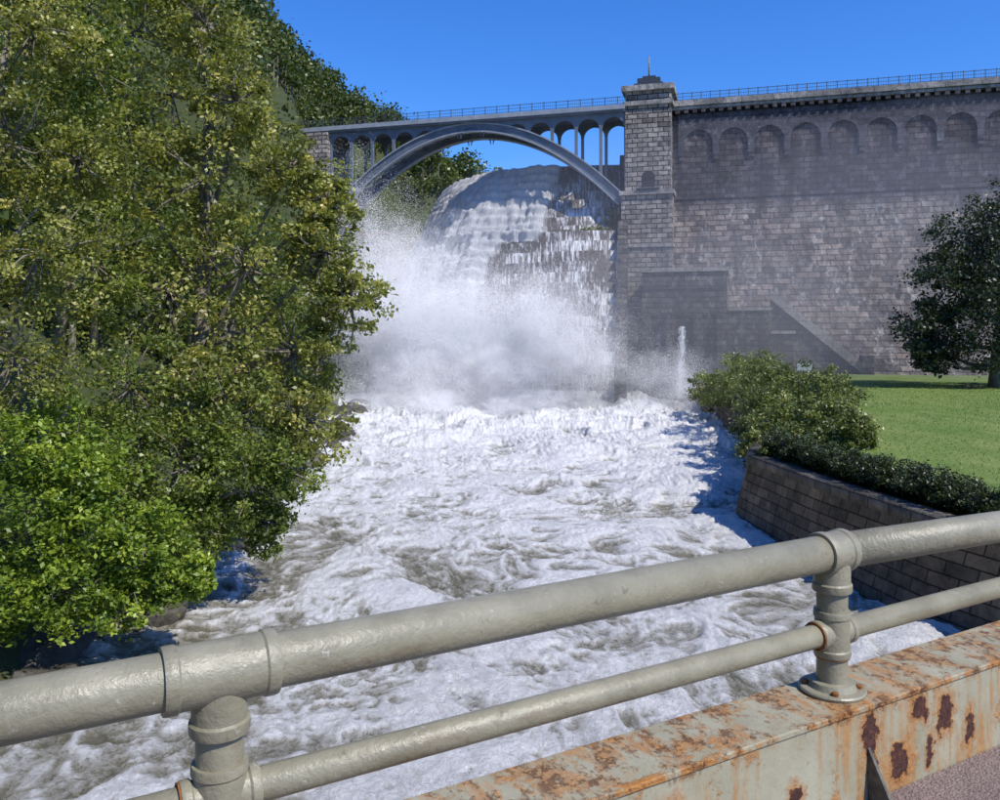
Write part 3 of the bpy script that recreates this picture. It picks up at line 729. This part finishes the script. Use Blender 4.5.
def post(name,x,half):
    k=rt
    turned(name+'_tee',[(-half,k*1.01),(-half,k*1.17),(-half+.006,k*1.2),(-half+.026,k*1.2),(-half+.031,k*1.13),(half-.031,k*1.13),(half-.026,k*1.2),(half-.006,k*1.2),(half,k*1.17),(half,k*1.01)],'x',(x,0,zt_),paint,rl)
    turned(name+'_tee_drop',[(zt_-.128,k*.9),(zt_-.128,k*1.05),(zt_-.123,k*1.08),(zt_-.103,k*1.08),(zt_-.098,k*.99),(zt_-.01,k*.99)],'z',(x,0,0),paint,rl)
    turned(name+'_post',[(zb_+.003,rp*.93),(zt_-.05,rp*.93)],'z',(x,0,0),paint,rl)
    turned(name+'_cross',[(zl_-.075,rp),(zl_-.075,rp*1.08),(zl_-.07,rp*1.11),(zl_-.055,rp*1.11),(zl_-.050,rp*1.04),(zl_+.050,rp*1.04),(zl_+.055,rp*1.11),(zl_+.07,rp*1.11),(zl_+.075,rp*1.08),(zl_+.075,rp)],'z',(x,0,0),paint,rl)
    turned(name+'_cross_arm',[(-.082,rlw),(-.082,rlw*1.25),(-.078,rlw*1.3),(-.062,rlw*1.3),(-.057,rlw*1.18),(.057,rlw*1.18),(.062,rlw*1.3),(.078,rlw*1.3),(.082,rlw*1.25),(.082,rlw)],'x',(x,0,zl_),paint,rl)
    turned(name+'_base',[(zb_+.001,.105),(zb_+.010,.108),(zb_+.015,.104),(zb_+.016,rp*1.45),(zb_+.035,rp*1.3),(zb_+.038,rp*1.0)],'z',(x,0,0),paint,rl)
    for a in (45,135,225,315):
        turned(name+'_bolt',[(zb_+.012,.011),(zb_+.026,.011),(zb_+.028,.009)],'z',(x+.085*math.cos(R(a)),.085*math.sin(R(a)),0),rust,rl,6)
    turned(name+'_rust_ring',[(-.0865,rlw*1.02),(-.0865,rlw*1.22),(-.0825,rlw*1.22),(-.0825,rlw*1.02)],'x',(x,0,zl_),rust,rl,30)
    turned(name+'_rust_ring_low',[(zl_-.0795,rp*.95),(zl_-.0795,rp*1.05),(zl_-.0755,rp*1.05),(zl_-.0755,rp*.95)],'z',(x,0,0),rust,rl,30)
post('west',0,.118); post('east',SP,.062); post('far_east',2*SP,.1)

# curb girder with rust (object coords = rail frame)
m=M('curb_paint_rust'); o_=m.obj(); x_,y_,z_=m.sep(o_)[:3]
n1=m.noise(o_,5.,6,.65); n2=m.noise(o_,45.,6,.7)
col=m.ramp(n1,[(.3,(.28,.26,.17)),(.7,(.40,.375,.27))])
col=m.mix(m.ramp(m.noise(o_,120.,3,.7),[(.62,0.),(.7,.6)]),col,(.2,.15,.09))
runs=m.noise(m.map(o_,scale=(1.,.25,.10)),24.,6,.65)
zone=m.noise(m.map(o_,loc=(2.3,0,0),scale=(1,.5,.5)),3.2,4,.6)
rn=m.ramp(m.math('ADD',runs,m.math('MULTIPLY',m.math('SUBTRACT',zone,.5),.9)),[(.50,0.),(.64,.7),(.85,.9)])
runc=m.ramp(n2,[(.3,(.28,.11,.025)),(.7,(.50,.26,.08))])
col=m.mix(rn,col,runc)
spots=[(.205,-.93,.034,.045),(.235,-.955,.02,.03),(.017,-.955,.035,.075),(.131,-1.056,.05,.05),(.12,-1.02,.03,.03),(.319,-.97,.04,.06),(.29,-1.0,.02,.03),(-.243,-1.03,.03,.04),(.25,-1.05,.02,.05),(.03,-1.04,.025,.04),(-.6,-.98,.04,.05),(.42,-1.03,.03,.06)]
acc=None
nw=m.noise(o_,26.,7,.75)
wx_=m.math('MULTIPLY',m.math('SUBTRACT',nw,.5),.12); wz_=m.math('MULTIPLY',m.math('SUBTRACT',m.noise(m.map(o_,loc=(4,4,4)),26.,7,.75),.5),.12)
for (t,z,a,b_) in spots:
    dx=m.math('DIVIDE',m.math('ADD',m.math('SUBTRACT',x_,SP+t*S),wx_),a*S*.72); dz=m.math('DIVIDE',m.math('ADD',m.math('SUBTRACT',z_,z*S),wz_),b_*S*.72)
    d_=m.math('SQRT',m.math('ADD',m.math('MULTIPLY',dx,dx),m.math('MULTIPLY',dz,dz)))
    acc=d_ if acc is None else m.math('MINIMUM',acc,d_)
acc=m.math('MULTIPLY',acc,.4,True)
rp_=m.ramp(m.noise(m.map(o_,loc=(1.7,0,.3)),7.,8,.75),[(.57,0.),(.63,1.)])
edge=m.math('SUBTRACT',1.,m.math('DIVIDE',m.math('ABSOLUTE',m.math('SUBTRACT',z_,zb_-.012)),.035),True)
edgef=m.math('MULTIPLY',edge,m.ramp(m.noise(m.map(o_,loc=(9,0,0),scale=(1,.6,.4)),11.,7,.75),[(.47,0.),(.56,1.)]))
topf=m.ramp(m.math('ADD',m.math('MULTIPLY',y_,-2.0),m.noise(m.map(o_,scale=(.5,1,1)),10.,7,.75)),[(.76,0.),(.84,1.)])
topf=m.math('MULTIPLY',topf,m.math('GREATER_THAN',z_,zb_-.021))
sp1=m.ramp(acc,[(.37,1.),(.40,0.)]); sp2=m.ramp(acc,[(.40,.95),(.75,0.)])
orange=m.ramp(n2,[(.3,(.28,.10,.022)),(.7,(.54,.26,.075))])
msk=m.math('MAXIMUM',m.math('MAXIMUM',sp2,edgef),m.math('MAXIMUM',m.math('MULTIPLY',rp_,.8),topf))
col=m.mix(msk,col,orange)
dk=m.math('MAXIMUM',sp1,m.math('MULTIPLY',edgef,m.ramp(nw,[(.5,0.),(.56,1.)])))
col=m.mix(dk,col,m.ramp(n2,[(.35,(.03,.010,.008)),(.6,(.10,.035,.022)),(.75,(.22,.09,.04))]))
hh=m.math('ADD',m.math('MULTIPLY',dk,-1.),m.math('ADD',m.math('MULTIPLY',n2,m.math('ADD',m.math('MULTIPLY',msk,1.5),.3)),m.math('MULTIPLY',msk,-.5)))
curbm=m.done(m.bsdf(col,m.math('ADD',m.math('MULTIPLY',msk,.35),.5),m.bump(hh,.8,.008),.4))
cb=empty('bridge_curb',(P1[0],P1[1],0),RA)
w=.095*S
boxes('girder_face',[(-SP*1.5,SP*2.6,-w,-w+.012,zp_-.25,zb_-.0205)],curbm,cb,.004)
boxes('top_flange',[(-SP*1.5,SP*2.6,-w-.006,w*.86,zb_-.02,zb_)],curbm,cb,.004)
boxes('outer_web',[(-SP*1.5,SP*2.6,w*.55,w*.66,zp_-.7,zb_-.021)],iron,cb)
boxes('outer_flange_shade',[(-SP*1.5,SP*2.6,w*.88,w*1.25,zb_-.075,zb_-.06)],iron,cb)  # dark iron colour stands in for the shadow along the outer strip
m=M('gusset_paint'); nz=m.noise(m.obj(),25.,6,.7); gm=m.done(m.bsdf(m.ramp(nz,[(.35,(.05,.045,.035)),(.6,(.14,.13,.10)),(.75,(.25,.13,.05))]),.6))
def gusset(x):
    V=[(x,-w-.001,zb_-.14),(x,-w-.001,zp_),(x,-w-.10,zp_),(x+.012,-w-.001,zb_-.14),(x+.012,-w-.001,zp_),(x+.012,-w-.10,zp_)]
    return mesh_py('gusset',V,[[0,1,2],[3,5,4],[0,2,5,3],[0,3,4,1],[1,4,5,2]],gm,cb)
for k in (-1.02,.01,1.1): gusset(SP+k*.95)
m=M('pavement_aggregate'); o_=m.obj(); vo=m.n('TexVoronoi',i={'Vector':o_,'Scale':110.}); n1=m.noise(o_,3.,6,.7); n2=m.noise(o_,90.,4,.7)
col=m.mix(.6,m.ramp(vo.outputs['Color'],[(.2,(.08,.066,.062)),(.8,(.33,.255,.225))]),m.ramp(n1,[(.3,(.17,.12,.105)),(.7,(.28,.21,.185))]))
pave=m.done(m.bsdf(col,.9,m.bump(m.math('ADD',vo.outputs['Distance'],n2),1.,.006),.2))
bd=empty('road_bridge',(P1[0],P1[1],0),RA)
boxes('pavement',[(-30,30,-7,-w-.004,zp_-.25,zp_)],pave,bd)
boxes('deck_slab',[(-30,30,-7.2,w*.5,zp_-.9,zp_-.26)],dark_stone,bd)

# ------------------------------------------------------------------ drifting mist: thin, overlapping even volumes
def mist(name,loc,rad,dens,col=(.90,.91,1.)):
    bm=bmesh.new(); bmesh.ops.create_icosphere(bm,subdivisions=4,radius=1.); me=bpy.data.meshes.new(name); bm.to_mesh(me); bm.free()
    o=bpy.data.objects.new(name,me); o.location=loc; o.scale=rad; link(o)
    m=M(name+'_vol')
    vs=m.n('VolumeScatter',i={'Color':col,'Density':dens,'Anisotropy':.0})
    m.nt.links.new(vs.outputs[0],m.out.inputs['Volume'])
    me.materials.append(m.m); return o
mist('mist_cloud',(34,112,2),(56,22,27),.004,(.93,.93,1.))
mist('mist_cloud',(26,112,-2),(26,14,16),.008,(.96,.96,1.))
mist('mist_cloud',(60,108,12),(34,17,19),.0035,(.93,.93,1.))

# ------------------------------------------------------------------ light, sky, camera
sun=bpy.data.lights.new('sun','SUN'); sun.energy=5.0; sun.angle=R(.5); sun.color=(1.,.95,.86)
so=bpy.data.objects.new('sun',sun); so.rotation_euler=(-sdir).to_track_quat('-Z','Y').to_euler(); so.location=(40,-20,60); link(so)
wd_=bpy.data.worlds.new('World'); scene.world=wd_; wd_.use_nodes=True; nt=wd_.node_tree; nt.nodes.clear()
sky=nt.nodes.new('ShaderNodeTexSky'); sky.sky_type='NISHITA'; sky.sun_disc=False; sky.sun_elevation=EL; sky.sun_rotation=math.atan2(sd.x,sd.y)
sky.air_density=1.; sky.dust_density=.2; sky.ozone_density=3.
hs=nt.nodes.new('ShaderNodeHueSaturation'); hs.inputs['Saturation'].default_value=1.28
mu=nt.nodes.new('ShaderNodeMixRGB'); mu.blend_type='MULTIPLY'; mu.inputs[0].default_value=1.; mu.inputs[2].default_value=(.9,1.2,1.75,1)
bg=nt.nodes.new('ShaderNodeBackground'); bg.inputs['Strength'].default_value=.115
wo=nt.nodes.new('ShaderNodeOutputWorld')
nt.links.new(sky.outputs[0],hs.inputs['Color']); nt.links.new(hs.outputs[0],mu.inputs[1]); nt.links.new(mu.outputs[0],bg.inputs[0]); nt.links.new(bg.outputs[0],wo.inputs[0])
cam=bpy.data.cameras.new('camera'); cam.sensor_width=36; cam.lens=36*.832; cam.shift_y=-.065; cam.clip_start=.05; cam.clip_end=9000
co=bpy.data.objects.new('camera',cam); co.location=(0,0,0); co.rotation_euler=(R(90),0,0); link(co); scene.camera=co
